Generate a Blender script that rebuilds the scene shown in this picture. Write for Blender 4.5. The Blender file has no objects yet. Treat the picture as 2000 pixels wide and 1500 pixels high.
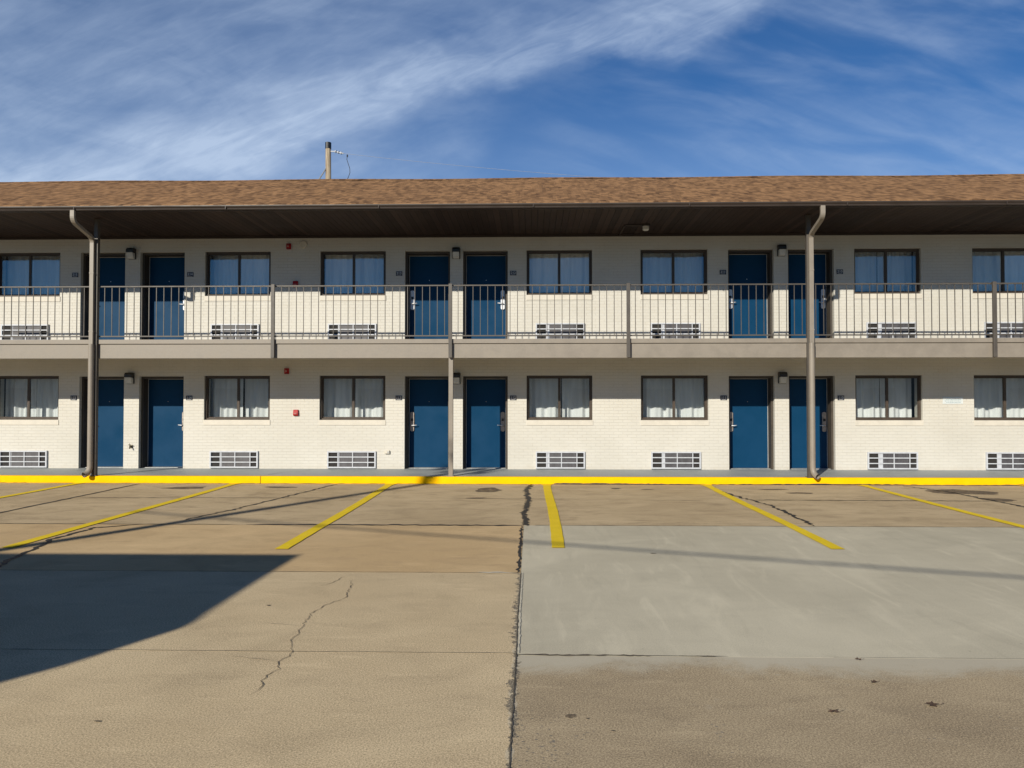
import bpy, bmesh, math, random
from mathutils import Vector, Matrix
random.seed(7)
R = math.radians
S = bpy.context.scene
COL = S.collection

# ------------------------------------------------------------------ camera
cam_d = bpy.data.cameras.new('camera'); cam = bpy.data.objects.new('camera', cam_d); COL.objects.link(cam)
cam_d.sensor_width = 36; cam_d.lens = 27.0; cam_d.clip_start = 0.05; cam_d.clip_end = 6000
cam.location = (0, 0, 1.706); cam.rotation_euler = (R(90 + 1.184), 0, R(1.45))
S.camera = cam
S.render.resolution_x = 1024; S.render.resolution_y = 768

# ------------------------------------------------------------------ light
K = 0.496; AZ = math.atan(0.50); EL = math.atan(K * math.cos(AZ))
sun_vec = Vector((-math.sin(AZ) * math.cos(EL), -math.cos(AZ) * math.cos(EL), math.sin(EL)))   # towards the sun
SHIFT = Vector((math.sin(AZ), math.cos(AZ))) / math.tan(EL)          # shadow displacement per metre of height
sd = bpy.data.lights.new('sun', 'SUN'); sd.energy = 5.0; sd.angle = R(0.53); sd.color = (1.0, 0.925, 0.78)
sun = bpy.data.objects.new('sun', sd); COL.objects.link(sun); sun.location = (-20, -30, 25)
sun.rotation_euler = sun_vec.to_track_quat('Z', 'Y').to_euler()

def N(nt, typ, **kw):
    n = nt.nodes.new(typ)
    for k, v in kw.items():
        if k in n.inputs and not hasattr(n, k): n.inputs[k].default_value = v
        else: setattr(n, k, v)
    return n
def math_(nt, op, a, b=None, clamp=False):
    n = nt.nodes.new('ShaderNodeMath'); n.operation = op; n.use_clamp = clamp
    for i, v in enumerate((a, b)):
        if v is None: continue
        if hasattr(v, 'links') or isinstance(v, bpy.types.NodeSocket): nt.links.new(v, n.inputs[i])
        else: n.inputs[i].default_value = v
    return n.outputs[0]
def maprange(nt, v, a, b, c=0.0, d=1.0, smooth=True):
    n = nt.nodes.new('ShaderNodeMapRange'); n.interpolation_type = 'SMOOTHSTEP' if smooth else 'LINEAR'
    nt.links.new(v, n.inputs[0])
    for i, x in enumerate((a, b, c, d)): n.inputs[i + 1].default_value = x
    return n.outputs[0]
def mixc(nt, f, a, b, blend='MIX'):
    n = nt.nodes.new('ShaderNodeMix'); n.data_type = 'RGBA'; n.blend_type = blend
    for i, v in ((0, f), (6, a), (7, b)):
        if isinstance(v, bpy.types.NodeSocket): nt.links.new(v, n.inputs[i])
        elif i == 0: n.inputs[0].default_value = v
        else: n.inputs[i].default_value = (*v, 1) if len(v) == 3 else v
    return n.outputs[2]
def noise(nt, vec, scale, detail=4, rough=0.55, dist=0.0):
    n = nt.nodes.new('ShaderNodeTexNoise'); n.inputs['Scale'].default_value = scale
    n.inputs['Detail'].default_value = detail; n.inputs['Roughness'].default_value = rough
    n.inputs['Distortion'].default_value = dist
    nt.links.new(vec, n.inputs['Vector']); return n.outputs[0]
def vscale(nt, vec, s, rot=(0, 0, 0), loc=(0, 0, 0)):
    n = nt.nodes.new('ShaderNodeMapping'); nt.links.new(vec, n.inputs[0])
    n.inputs[1].default_value = loc; n.inputs[2].default_value = rot; n.inputs[3].default_value = s
    return n.outputs[0]

world = bpy.data.worlds.new("World"); S.world = world; world.use_nodes = True
nt = world.node_tree; nt.nodes.clear()
out = nt.nodes.new('ShaderNodeOutputWorld'); bg = nt.nodes.new('ShaderNodeBackground')
sky = nt.nodes.new('ShaderNodeTexSky'); sky.sky_type = 'NISHITA'; sky.sun_disc = False
sky.sun_elevation = EL; sky.sun_rotation = math.pi + AZ; sky.altitude = 300; sky.air_density = 1.0; sky.dust_density = 0.0; sky.ozone_density = 2.5
SKY_STRENGTH = 0.050
tc = nt.nodes.new('ShaderNodeTexCoord')
sep = nt.nodes.new('ShaderNodeSeparateXYZ'); nt.links.new(tc.outputs['Generated'], sep.inputs[0])
yy = math_(nt, 'MAXIMUM', sep.outputs[1], 0.15)
px = math_(nt, 'DIVIDE', sep.outputs[0], yy); pz = math_(nt, 'DIVIDE', sep.outputs[2], yy)
comb = nt.nodes.new('ShaderNodeCombineXYZ'); nt.links.new(px, comb.inputs[0]); nt.links.new(pz, comb.inputs[1])
P = comb.outputs[0]
def add(a, b): return math_(nt, 'ADD', a, b)
def mul(a, b): return math_(nt, 'MULTIPLY', a, b)
def sn(scale, rot, st, detail=7, rough=0.55, dist=0.6, loc=(0, 0, 0)):     # fibrous noise drawn out along a heading
    return noise(nt, vscale(nt, vscale(nt, P, (1, 1, 1), rot=(0, 0, R(rot)), loc=loc), (1, st, 1)), scale, detail, rough, dist)
# cirrus: a feathered diagonal spine, a soft veil on its left, thin fibres on its right
w1 = noise(nt, P, 2.6, 3, 0.5); w2 = noise(nt, vscale(nt, P, (1, 1.6, 1), loc=(7, 3, 0)), 7, 5, 0.55)
warp = add(mul(math_(nt, 'SUBTRACT', w1, 0.5), 0.16), mul(math_(nt, 'SUBTRACT', w2, 0.5), 0.10))
s = add(math_(nt, 'SUBTRACT', pz, add(mul(px, 0.27), 0.452)), warp)
fib = sn(9, -19, 4.2, 8, 0.6, 0.9); fibB = sn(20, -24, 5.0, 7, 0.62, 0.8, (3, 1, 0))
spine = mul(maprange(nt, s, -0.050, -0.010), maprange(nt, s, 0.085, 0.0))
spine = mul(spine, maprange(nt, fib, 0.28, 0.72, 0.50, 1.0)); spine = mul(spine, maprange(nt, px, 0.55, 0.10, 0.45, 1.0))
e = add(add(px, mul(math_(nt, 'SUBTRACT', pz, 0.36), -0.9)), mul(warp, 3.2))
ve = maprange(nt, e, 0.02, -0.30)
veil = mul(ve, add(mul(maprange(nt, sn(4.5, 10, 2.6, 6, 0.55, 0.8, (1, 2, 0)), 0.28, 0.72), 0.50), add(0.30, mul(maprange(nt, sn(9, -10, 3.0, 6, 0.52, 0.6), 0.25, 0.75), 0.26))))
veil = mul(veil, maprange(nt, pz, 0.54, 0.30, 0.62, 1.12, False))
fr_ = mul(maprange(nt, sn(5.0, 13, 3.6, 6, 0.50, 0.35, (4, 4, 0)), 0.34, 0.80), maprange(nt, add(px, mul(warp, 1.5)), -0.10, 0.22))
above = mul(maprange(nt, s, 0.0, 0.12), maprange(nt, sn(5, -14, 3.0, 6, 0.5, 0.4, (2, 8, 0)), 0.30, 0.78, 0.04, 0.26))
low = maprange(nt, pz, 0.42, 0.26, 0.0, 0.17)
cl = add(add(mul(veil, 0.46), mul(spine, 0.58)), add(mul(fr_, 0.34), above))
cl = mul(cl, maprange(nt, fibB, 0.3, 0.7, 0.90, 1.08, False))
cl = math_(nt, 'ADD', cl, low, clamp=True)
cl = mul(cl, maprange(nt, sep.outputs[1], 0.35, 0.75))
skyc = mixc(nt, 1.0, sky.outputs[0], (0.52, 0.99, 1.50), 'MULTIPLY')
skyc = mixc(nt, maprange(nt, sep.outputs[2], 0.48, 0.80, 0.0, 0.45), skyc, (0, 0, 0))     # sky overhead darkened further to weaken the ambient light on the ground
col = mixc(nt, mul(cl, 0.80), skyc, (10.0, 12.2, 15.6))
nt.links.new(col, bg.inputs[0]); bg.inputs[1].default_value = SKY_STRENGTH
nt.links.new(bg.outputs[0], out.inputs[0])
S.view_settings.view_transform = 'Standard'; S.view_settings.look = 'None'
S.view_settings.exposure = 0.15; S.view_settings.gamma = 1.0
S.render.engine = 'CYCLES'

# ------------------------------------------------------------------ mesh helpers
def tag(o, label=None, cat=None, group=None, kind=None):
    if label: o['label'] = label
    if cat: o['category'] = cat
    if group: o['group'] = group
    if kind: o['kind'] = kind
    return o
def empty(name, loc, **kw):
    o = bpy.data.objects.new(name, None); COL.objects.link(o); o.location = loc; o.empty_display_size = 0.2
    return tag(o, **kw)
def wloc(o):
    v = Vector((0, 0, 0))
    while o: v += o.location; o = o.parent
    return v
class MB:
    def __init__(s): s.v = []; s.f = []; s.smooth = False
    def box(s, x0, x1, y0, y1, z0, z1):
        b = len(s.v)
        s.v += [(x0,y0,z0),(x1,y0,z0),(x1,y1,z0),(x0,y1,z0),(x0,y0,z1),(x1,y0,z1),(x1,y1,z1),(x0,y1,z1)]
        s.f += [(b,b+3,b+2,b+1),(b+4,b+5,b+6,b+7),(b,b+1,b+5,b+4),(b+1,b+2,b+6,b+5),(b+2,b+3,b+7,b+6),(b+3,b,b+4,b+7)]
        return s
    def quad(s, *p):
        b = len(s.v); s.v += list(p); s.f.append(tuple(range(b, b+len(p)))); return s
    def prism_x(s, prof, x0, x1, closed=True):        # profile of (y,z) swept along x
        b = len(s.v); n = len(prof)
        s.v += [(x0,y,z) for y,z in prof] + [(x1,y,z) for y,z in prof]
        for i in range(n if closed else n-1):
            j = (i+1) % n; s.f.append((b+i, b+j, b+n+j, b+n+i))
        if closed: s.f.append(tuple(b+i for i in range(n))); s.f.append(tuple(b+n+i for i in reversed(range(n))))
        return s
    def prism_z(s, poly, z0, z1):
        b = len(s.v); n = len(poly)
        s.v += [(x,y,z0) for x,y in poly] + [(x,y,z1) for x,y in poly]
        for i in range(n):
            j = (i+1) % n; s.f.append((b+i, b+j, b+n+j, b+n+i))
        s.f.append(tuple(b+i for i in reversed(range(n)))); s.f.append(tuple(b+n+i for i in range(n)))
        return s
    def prism_y(s, poly, y0, y1):                     # polygon of (x,z)
        b = len(s.v); n = len(poly)
        s.v += [(x,y0,z) for x,z in poly] + [(x,y1,z) for x,z in poly]
        for i in range(n):
            j = (i+1) % n; s.f.append((b+i, b+j, b+n+j, b+n+i))
        s.f.append(tuple(b+i for i in reversed(range(n)))); s.f.append(tuple(b+n+i for i in range(n)))
        return s
    def tube(s, pts, r, n=12, caps=True, rect=None):  # swept circle, or rectangle (w,d)
        pts = [Vector(p) for p in pts]; b = len(s.v)
        if not isinstance(r, (list, tuple)): r = [r]*len(pts)
        if rect: n = 4
        prev = None
        for i, p in enumerate(pts):
            t = (pts[min(i+1, len(pts)-1)] - pts[max(i-1, 0)]).normalized()
            ref = Vector((1,0,0)) if abs(t.x) < 0.9 else Vector((0,0,1))
            u = t.cross(ref).normalized() if prev is None else (prev - t*prev.dot(t)).normalized()
            prev = u; w = t.cross(u).normalized()
            if rect:
                a, d = rect[0]/2, rect[1]/2
                ring = [u*sy*d + w*sx*a for sx, sy in ((-1,-1),(1,-1),(1,1),(-1,1))]
            else: ring = [(u*math.cos(2*math.pi*k/n) + w*math.sin(2*math.pi*k/n))*r[i] for k in range(n)]
            s.v += [tuple(p+q) for q in ring]
        for i in range(len(pts)-1):
            for k in range(n):
                l = (k+1) % n; s.f.append((b+i*n+k, b+i*n+l, b+(i+1)*n+l, b+(i+1)*n+k))
        if caps:
            s.f.append(tuple(b+k for k in reversed(range(n)))); m = b+(len(pts)-1)*n; s.f.append(tuple(m+k for k in range(n)))
        return s
    def build(s, name, mat, parent=None, bevel=0, smooth=False, **kw):
        me = bpy.data.meshes.new(name); o = bpy.data.objects.new(name, me); COL.objects.link(o)
        off = Vector((0,0,0))
        if parent: o.parent = parent; off = wloc(parent)
        elif kw.get('at') is not None: off = Vector(kw['at']); o.location = off
        kw.pop('at', None)
        me.from_pydata([tuple(Vector(v)-off) for v in s.v], [], s.f)
        bm = bmesh.new(); bm.from_mesh(me); bmesh.ops.recalc_face_normals(bm, faces=bm.faces)
        bm.to_mesh(me); bm.free()
        if isinstance(mat, (list, tuple)):
            for m in mat: me.materials.append(m)
        else: me.materials.append(mat)
        if smooth: me.shade_smooth()
        if bevel:
            md = o.modifiers.new('bevel', 'BEVEL'); md.width = bevel; md.segments = 2; md.limit_method = 'ANGLE'
        return tag(o, **kw)
def copy_tree(o, parent=None):
    c = o.copy(); COL.objects.link(c); c.parent = parent
    for ch in o.children: copy_tree(ch, c)
    return c

# ------------------------------------------------------------------ materials
def new_mat(name):
    m = bpy.data.materials.new(name); m.use_nodes = True; nt = m.node_tree
    b = nt.nodes['Principled BSDF']; return m, nt, b
def pos(nt): return nt.nodes.new('ShaderNodeNewGeometry').outputs['Position']
def bump(nt, b, h, strength, dist):
    n = nt.nodes.new('ShaderNodeBump'); n.inputs['Strength'].default_value = strength; n.inputs['Distance'].default_value = dist
    nt.links.new(h, n.inputs['Height']); nt.links.new(n.outputs[0], b.inputs['Normal'])
def paint(name, c, rough=0.5, var=0.12, scale=6, metal=0.0, bmp=0.0, spec=0.5):
    m, nt, b = new_mat(name); p = pos(nt)
    n1 = noise(nt, p, scale, 6, 0.6); n2 = noise(nt, p, scale*9, 3, 0.6)
    f = math_(nt, 'ADD', math_(nt, 'MULTIPLY', n1, 0.7), math_(nt, 'MULTIPLY', n2, 0.3))
    lo = tuple(x*(1-var) for x in c); hi = tuple(min(1, x*(1+var)) for x in c)
    nt.links.new(mixc(nt, maprange(nt, f, 0.35, 0.65), lo, hi), b.inputs['Base Color'])
    nt.links.new(maprange(nt, n1, 0.3, 0.7, rough-0.08, min(1, rough+0.1)), b.inputs['Roughness'])
    b.inputs['Metallic'].default_value = metal; b.inputs['Specular IOR Level'].default_value = spec
    if bmp: bump(nt, b, n2, bmp, 0.004)
    return m

def brick_mat():
    m, nt, b = new_mat('painted_brick'); p = pos(nt)
    sp = nt.nodes.new('ShaderNodeSeparateXYZ'); nt.links.new(p, sp.inputs[0])
    cx = nt.nodes.new('ShaderNodeCombineXYZ')
    nt.links.new(math_(nt, 'ADD', sp.outputs[0], sp.outputs[1]), cx.inputs[0])
    wob = noise(nt, p, 1.1, 2, 0.5)
    nt.links.new(math_(nt, 'ADD', sp.outputs[2], math_(nt, 'MULTIPLY', wob, 0.010)), cx.inputs[1])
    br = nt.nodes.new('ShaderNodeTexBrick'); nt.links.new(cx.outputs[0], br.inputs['Vector'])
    br.inputs['Scale'].default_value = 1; br.inputs['Brick Width'].default_value = 0.203; br.inputs['Row Height'].default_value = 0.0667
    br.inputs['Mortar Size'].default_value = 0.0050; br.inputs['Mortar Smooth'].default_value = 0.7
    br.inputs['Color1'].default_value = (0.45,)*3+(1,); br.inputs['Color2'].default_value = (0.60,)*3+(1,); br.inputs['Mortar'].default_value = (0.5,)*3+(1,)
    n1 = noise(nt, p, 0.8, 5, 0.6); n2 = noise(nt, p, 45, 5, 0.65); n3 = noise(nt, vscale(nt, p, (9, 9, 1.2)), 1, 4, 0.6)
    base = mixc(nt, maprange(nt, n1, 0.3, 0.7), (0.500, 0.482, 0.432), (0.548, 0.530, 0.482))
    base = mixc(nt, 0.16, base, mixc(nt, 1, base, br.outputs['Color'], 'SOFT_LIGHT'))
    mort = math_(nt, 'MULTIPLY', br.outputs['Fac'], maprange(nt, noise(nt, vscale(nt, p, (1, 1, 4)), 4, 4, 0.6), 0.35, 0.65, 0.05, 0.55))
    base = mixc(nt, mort, base, (0.385, 0.355, 0.30))
    base = mixc(nt, maprange(nt, n3, 0.60, 0.82, 0, 0.20), base, (0.42, 0.385, 0.32))
    splash = maprange(nt, math_(nt, 'ADD', sp.outputs[2], math_(nt, 'MULTIPLY', n3, 0.3)), 0.42, 0.24, 0, 0.30)
    base = mixc(nt, splash, base, (0.42, 0.37, 0.29))
    nt.links.new(base, b.inputs['Base Color']); b.inputs['Roughness'].default_value = 0.62
    h = math_(nt, 'ADD', math_(nt, 'MULTIPLY', br.outputs['Fac'], -1.0), math_(nt, 'MULTIPLY', n2, 0.35))
    h = math_(nt, 'ADD', h, math_(nt, 'MULTIPLY', br.outputs['Color'], 0.9))
    bump(nt, b, h, 0.55, 0.006)
    return m
def shingle_mat():
    m, nt, b = new_mat('asphalt_shingle'); p = pos(nt)
    sp = nt.nodes.new('ShaderNodeSeparateXYZ'); nt.links.new(p, sp.inputs[0])
    cx = nt.nodes.new('ShaderNodeCombineXYZ'); nt.links.new(sp.outputs[0], cx.inputs[0]); nt.links.new(sp.outputs[1], cx.inputs[1])
    def layer(w, r, off):
        br = nt.nodes.new('ShaderNodeTexBrick'); nt.links.new(vscale(nt, cx.outputs[0], (1,1,1), loc=(off, off*0.37, 0)), br.inputs['Vector'])
        br.inputs['Scale'].default_value = 1; br.inputs['Brick Width'].default_value = w; br.inputs['Row Height'].default_value = r
        br.inputs['Mortar Size'].default_value = 0.0; br.inputs['Color1'].default_value = (0,0,0,1); br.inputs['Color2'].default_value = (1,1,1,1)
        br.offset = 0.37; return br.outputs['Color']
    a = layer(0.15, 0.28, 0); c = layer(0.085, 0.14, 3.3)
    n1 = noise(nt, vscale(nt, p, (6.0, 3.0, 1)), 3.2, 5, 0.8); n2 = noise(nt, p, 60, 3, 0.7); n3 = noise(nt, p, 0.35, 3, 0.5)
    f = math_(nt, 'ADD', math_(nt, 'MULTIPLY', a, 0.22), math_(nt, 'MULTIPLY', c, 0.34))
    f = math_(nt, 'ADD', f, math_(nt, 'MULTIPLY', n1, 0.50))
    col = mixc(nt, maprange(nt, f, 0.15, 0.85), (0.075, 0.038, 0.018), (0.335, 0.188, 0.090))
    col = mixc(nt, maprange(nt, n3, 0.4, 0.7, 0, 0.12), col, (0.19, 0.108, 0.058))
    col = mixc(nt, maprange(nt, n2, 0.4, 0.7, 0, 0.25), col, (0.10, 0.07, 0.05))
    nt.links.new(col, b.inputs['Base Color']); b.inputs['Roughness'].default_value = 0.95; b.inputs['Specular IOR Level'].default_value = 0.15
    bump(nt, b, f, 0.5, 0.02)
    return m
def concrete(name, c1, c2, c3, speck=0.5, seed=0.0, wash=False, scuff=0.0, edge=0.0, mott=0.8):
    """weathered concrete: broad patches, stains, exposed aggregate"""
    m, nt, b = new_mat(name); p = vscale(nt, pos(nt), (1,1,1), loc=(seed, seed*1.7, 0)); q = pos(nt)
    big = noise(nt, p, 0.45, 5, 0.6, 0.3); mid = noise(nt, vscale(nt, p, (1.3, 2.6, 1)), 1.3, 7, 0.68, 0.5)
    fin = noise(nt, p, 100, 4, 0.85); vf = noise(nt, p, 150, 2, 0.65)
    col = mixc(nt, maprange(nt, big, 0.33, 0.67), c1, c2)
    col = mixc(nt, maprange(nt, mid, 0.46, 0.68, 0, mott), col, c3)
    light = tuple(min(1, x*1.28) for x in c2)
    col = mixc(nt, maprange(nt, noise(nt, vscale(nt, p, (0.8, 3.4, 1)), 2.2, 6, 0.65), 0.54, 0.72, 0, 0.55*mott), col, light)
    dark = tuple(x*0.45 for x in c1)
    st = noise(nt, vscale(nt, p, (1, 0.8, 1), loc=(11, 2, 0)), 0.9, 6, 0.62, 0.8)
    col = mixc(nt, maprange(nt, st, 0.52, 0.70, 0, 0.42*mott), col, tuple(x*0.66 for x in c3))
    st2 = noise(nt, vscale(nt, p, (0.9, 1.1, 1), loc=(3, 9, 0)), 0.7, 5, 0.6, 0.5)
    col = mixc(nt, maprange(nt, st2, 0.50, 0.68, 0, 0.45), col, tuple(min(1, x*1.16) for x in c2))
    col = mixc(nt, maprange(nt, fin, 0.51, 0.60, 0, 0.85*speck), col, dark)
    col = mixc(nt, maprange(nt, fin, 0.49, 0.38, 0, 0.95*speck), col, light)
    col = mixc(nt, maprange(nt, vf, 0.56, 0.68, 0, 0.6*speck), col, dark)
    pits = nt.nodes.new('ShaderNodeTexVoronoi'); pits.inputs['Scale'].default_value = 5.0; nt.links.new(p, pits.inputs['Vector'])
    pm = math_(nt, 'MULTIPLY', maprange(nt, pits.outputs['Distance'], 0.055, 0.025), maprange(nt, noise(nt, p, 1.9, 2, 0.5), 0.50, 0.60))
    col = mixc(nt, math_(nt, 'MULTIPLY', pm, 0.5), col, tuple(x*0.35 for x in c1))
    if scuff:   # trowel arcs and pale scuffs
        arc = noise(nt, vscale(nt, p, (3.2, 0.55, 1), rot=(0, 0, R(24))), 1.1, 6, 0.6, 1.2)
        col = mixc(nt, maprange(nt, arc, 0.52, 0.72, 0, scuff), col, light)
        col = mixc(nt, maprange(nt, arc, 0.46, 0.30, 0, scuff*0.8), col, tuple(x*0.78 for x in c1))
    if wash:    # thin cement spilled over the edge of the neighbouring pour, and pitted aggregate near the camera
        sp = nt.nodes.new('ShaderNodeSeparateXYZ'); nt.links.new(q, sp.inputs[0])
        yy = math_(nt, 'ADD', sp.outputs[1], math_(nt, 'MULTIPLY', noise(nt, vscale(nt, q, (0.8, 0.8, 1)), 1.9, 8, 0.74, 0.5), 0.95))
        col = mixc(nt, maprange(nt, yy, 5.24, 5.58, 0, 0.85), col, (0.50, 0.46, 0.365))
        sm = maprange(nt, noise(nt, vscale(nt, q, (1, 2.4, 1)), 3.4, 7, 0.72), 0.60, 0.70, 0, 0.55)
        col = mixc(nt, math_(nt, 'MULTIPLY', sm, maprange(nt, sp.outputs[1], 3.6, 4.8)), col, (0.50, 0.46, 0.38))
        peb = nt.nodes.new('ShaderNodeTexVoronoi'); peb.inputs['Scale'].default_value = 26; nt.links.new(vscale(nt, q, (1, 1.4, 1)), peb.inputs['Vector'])
        area = maprange(nt, noise(nt, vscale(nt, q, (1, 1, 1), loc=(4.3, 0, 0)), 1.3, 3, 0.6), 0.50, 0.62)
        near = maprange(nt, sp.outputs[1], 4.5, 4.0)
        pb = math_(nt, 'MULTIPLY', math_(nt, 'MULTIPLY', maprange(nt, peb.outputs['Distance'], 0.26, 0.16), area), near)
        col = mixc(nt, math_(nt, 'MULTIPLY', pb, 0.75), col, (0.13, 0.125, 0.12))
    if edge:    # spalled rim along the long joint between the pours: broken aggregate, then bare pale cement
        sx = nt.nodes.new('ShaderNodeSeparateXYZ'); nt.links.new(q, sx.inputs[0])
        d = math_(nt, 'ABSOLUTE', math_(nt, 'ADD', sx.outputs[0], 0.105))
        along = maprange(nt, noise(nt, vscale(nt, q, (0.2, 1, 1), loc=(seed, 0, 0)), 1.7, 4, 0.7), 0.36, 0.62, 0.25, 1.0)
        rag = noise(nt, vscale(nt, q, (1, 1, 1), loc=(seed, 3, 0)), 17, 6, 0.75)
        lim = math_(nt, 'MULTIPLY', math_(nt, 'MULTIPLY', along, edge), maprange(nt, rag, 0.38, 0.66, 0.0, 1.0))
        f = maprange(nt, math_(nt, 'SUBTRACT', lim, d), 0.0, 0.006)
        sy = maprange(nt, sx.outputs[1], 7.75, 7.5)
        gr = mixc(nt, maprange(nt, noise(nt, q, 90, 3, 0.8), 0.42, 0.60), (0.055, 0.050, 0.042), (0.30, 0.26, 0.20))
        pale = maprange(nt, math_(nt, 'SUBTRACT', math_(nt, 'MULTIPLY', noise(nt, q, 5, 5, 0.7), 0.11), d), 0.035, 0.045, 0, 0.5)
        col = mixc(nt, math_(nt, 'MULTIPLY', pale, sy), col, (0.55, 0.50, 0.39))
        col = mixc(nt, math_(nt, 'MULTIPLY', math_(nt, 'MULTIPLY', f, sy), 0.9), col, gr)
    nt.links.new(col, b.inputs['Base Color']); b.inputs['Roughness'].default_value = 0.9; b.inputs['Specular IOR Level'].default_value = 0.2
    bump(nt, b, math_(nt, 'ADD', fin, math_(nt, 'MULTIPLY', mid, 0.8)), 0.14, 0.002)
    return m
def worn_yellow(name, c, wear=0.3):
    m, nt, b = new_mat(name); p = pos(nt)
    n1 = noise(nt, p, 3.0, 6, 0.65); n2 = noise(nt, p, 38, 4, 0.7)
    col = mixc(nt, maprange(nt, n1, 0.3, 0.7), tuple(x*0.90 for x in c), c)
    w = math_(nt, 'MULTIPLY', maprange(nt, n2, 0.56, 0.72), maprange(nt, n1, 0.42, 0.62, 0.15, 1))
    col = mixc(nt, math_(nt, 'MULTIPLY', w, wear), col, (0.36, 0.29, 0.16))
    nt.links.new(col, b.inputs['Base Color']); b.inputs['Roughness'].default_value = 0.8; b.inputs['Specular IOR Level'].default_value = 0.08
    bump(nt, b, n2, 0.3, 0.003)
    return m
def soffit_mat():
    m, nt, b = new_mat('soffit_boards'); p = pos(nt)
    sp = nt.nodes.new('ShaderNodeSeparateXYZ'); nt.links.new(p, sp.inputs[0])
    ph = math_(nt, 'PINGPONG', sp.outputs[0], 0.064)
    g = maprange(nt, ph, 0.010, 0.0)
    cx = nt.nodes.new('ShaderNodeCombineXYZ'); nt.links.new(math_(nt, 'SNAP', sp.outputs[0], 0.128), cx.inputs[0])
    nb = noise(nt, cx.outputs[0], 31, 0, 0.5)
    n1 = noise(nt, p, 1.6, 5, 0.6)
    col = mixc(nt, maprange(nt, nb, 0.3, 0.7), (0.022, 0.013, 0.010), (0.046, 0.029, 0.023))
    col = mixc(nt, maprange(nt, n1, 0.5, 0.75, 0, 0.5), col, (0.045, 0.034, 0.030))
    col = mixc(nt, math_(nt, 'MULTIPLY', g, 0.85), col, (0.012, 0.010, 0.009))
    nt.links.new(col, b.inputs['Base Color']); b.inputs['Roughness'].default_value = 0.7; b.inputs['Specular IOR Level'].default_value = 0.2
    bump(nt, b, math_(nt, 'MULTIPLY', g, -1), 0.8, 0.01)
    return m
def glass_mat():
    m, nt, b = new_mat('window_glass'); nt.nodes.remove(b)
    o = nt.nodes['Material Output']
    t = nt.nodes.new('ShaderNodeBsdfTransparent'); t.inputs[0].default_value = (0.90, 0.93, 0.94, 1)
    g = nt.nodes.new('ShaderNodeBsdfGlossy'); g.inputs['Roughness'].default_value = 0.012; g.inputs[0].default_value = (0.88, 0.95, 1, 1)
    fr = nt.nodes.new('ShaderNodeFresnel'); fr.inputs[0].default_value = 1.5
    w = noise(nt, pos(nt), 1.3, 2, 0.5); bn = nt.nodes.new('ShaderNodeBump'); bn.inputs['Strength'].default_value = 0.10; bn.inputs['Distance'].default_value = 0.01
    nt.links.new(w, bn.inputs['Height']); nt.links.new(bn.outputs[0], g.inputs['Normal'])
    mx = nt.nodes.new('ShaderNodeMixShader'); nt.links.new(math_(nt, 'MULTIPLY', fr.outputs[0], 3.0, clamp=True), mx.inputs[0])
    nt.links.new(t.outputs[0], mx.inputs[1]); nt.links.new(g.outputs[0], mx.inputs[2]); nt.links.new(mx.outputs[0], o.inputs[0])
    return m
def curtain_mat():
    m, nt, b = new_mat('curtain_fabric'); nt.nodes.remove(b); o = nt.nodes['Material Output']
    d = nt.nodes.new('ShaderNodeBsdfDiffuse'); t = nt.nodes.new('ShaderNodeBsdfTranslucent')
    c = mixc(nt, maprange(nt, noise(nt, vscale(nt, pos(nt), (14, 3, 1.5)), 1, 4, 0.6), 0.3, 0.7), (0.84, 0.86, 0.86), (0.93, 0.94, 0.93))
    nt.links.new(c, d.inputs[0]); nt.links.new(c, t.inputs[0])
    mx = nt.nodes.new('ShaderNodeMixShader'); mx.inputs[0].default_value = 0.10
    nt.links.new(d.outputs[0], mx.inputs[1]); nt.links.new(t.outputs[0], mx.inputs[2]); nt.links.new(mx.outputs[0], o.inputs[0])
    return m
def coil_mat():
    m, nt, b = new_mat('condenser_fins'); p = pos(nt)
    sp = nt.nodes.new('ShaderNodeSeparateXYZ'); nt.links.new(p, sp.inputs[0])
    w = math_(nt, 'PINGPONG', sp.outputs[0], 0.006)
    n = noise(nt, vscale(nt, p, (5, 1, 2)), 2, 4, 0.7)
    col = mixc(nt, maprange(nt, w, 0.0, 0.006), (0.045, 0.045, 0.050), (0.110, 0.105, 0.115))
    col = mixc(nt, maprange(nt, n, 0.4, 0.65, 0, 0.7), col, (0.045, 0.042, 0.045))
    nt.links.new(col, b.inputs['Base Color']); b.inputs['Roughness'].default_value = 0.5; b.inputs['Metallic'].default_value = 0.0
    return m
def wood_pole_mat():
    m, nt, b = new_mat('weathered_pole'); p = pos(nt)
    n = noise(nt, vscale(nt, p, (9, 9, 0.7)), 2, 6, 0.65)
    nt.links.new(mixc(nt, maprange(nt, n, 0.3, 0.7), (0.20, 0.15, 0.10), (0.42, 0.35, 0.25)), b.inputs['Base Color']); b.inputs['Roughness'].default_value = 0.9
    return m
def stain(name, c):      # patchy, half soaked-in
    m, nt, b = new_mat(name); p = pos(nt); b.inputs['Base Color'].default_value = (*c, 1); b.inputs['Roughness'].default_value = 0.85
    n1 = noise(nt, p, 7, 6, 0.7)
    nt.links.new(maprange(nt, n1, 0.36, 0.60, 0.35, 0.85), b.inputs['Alpha']); return m
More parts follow.
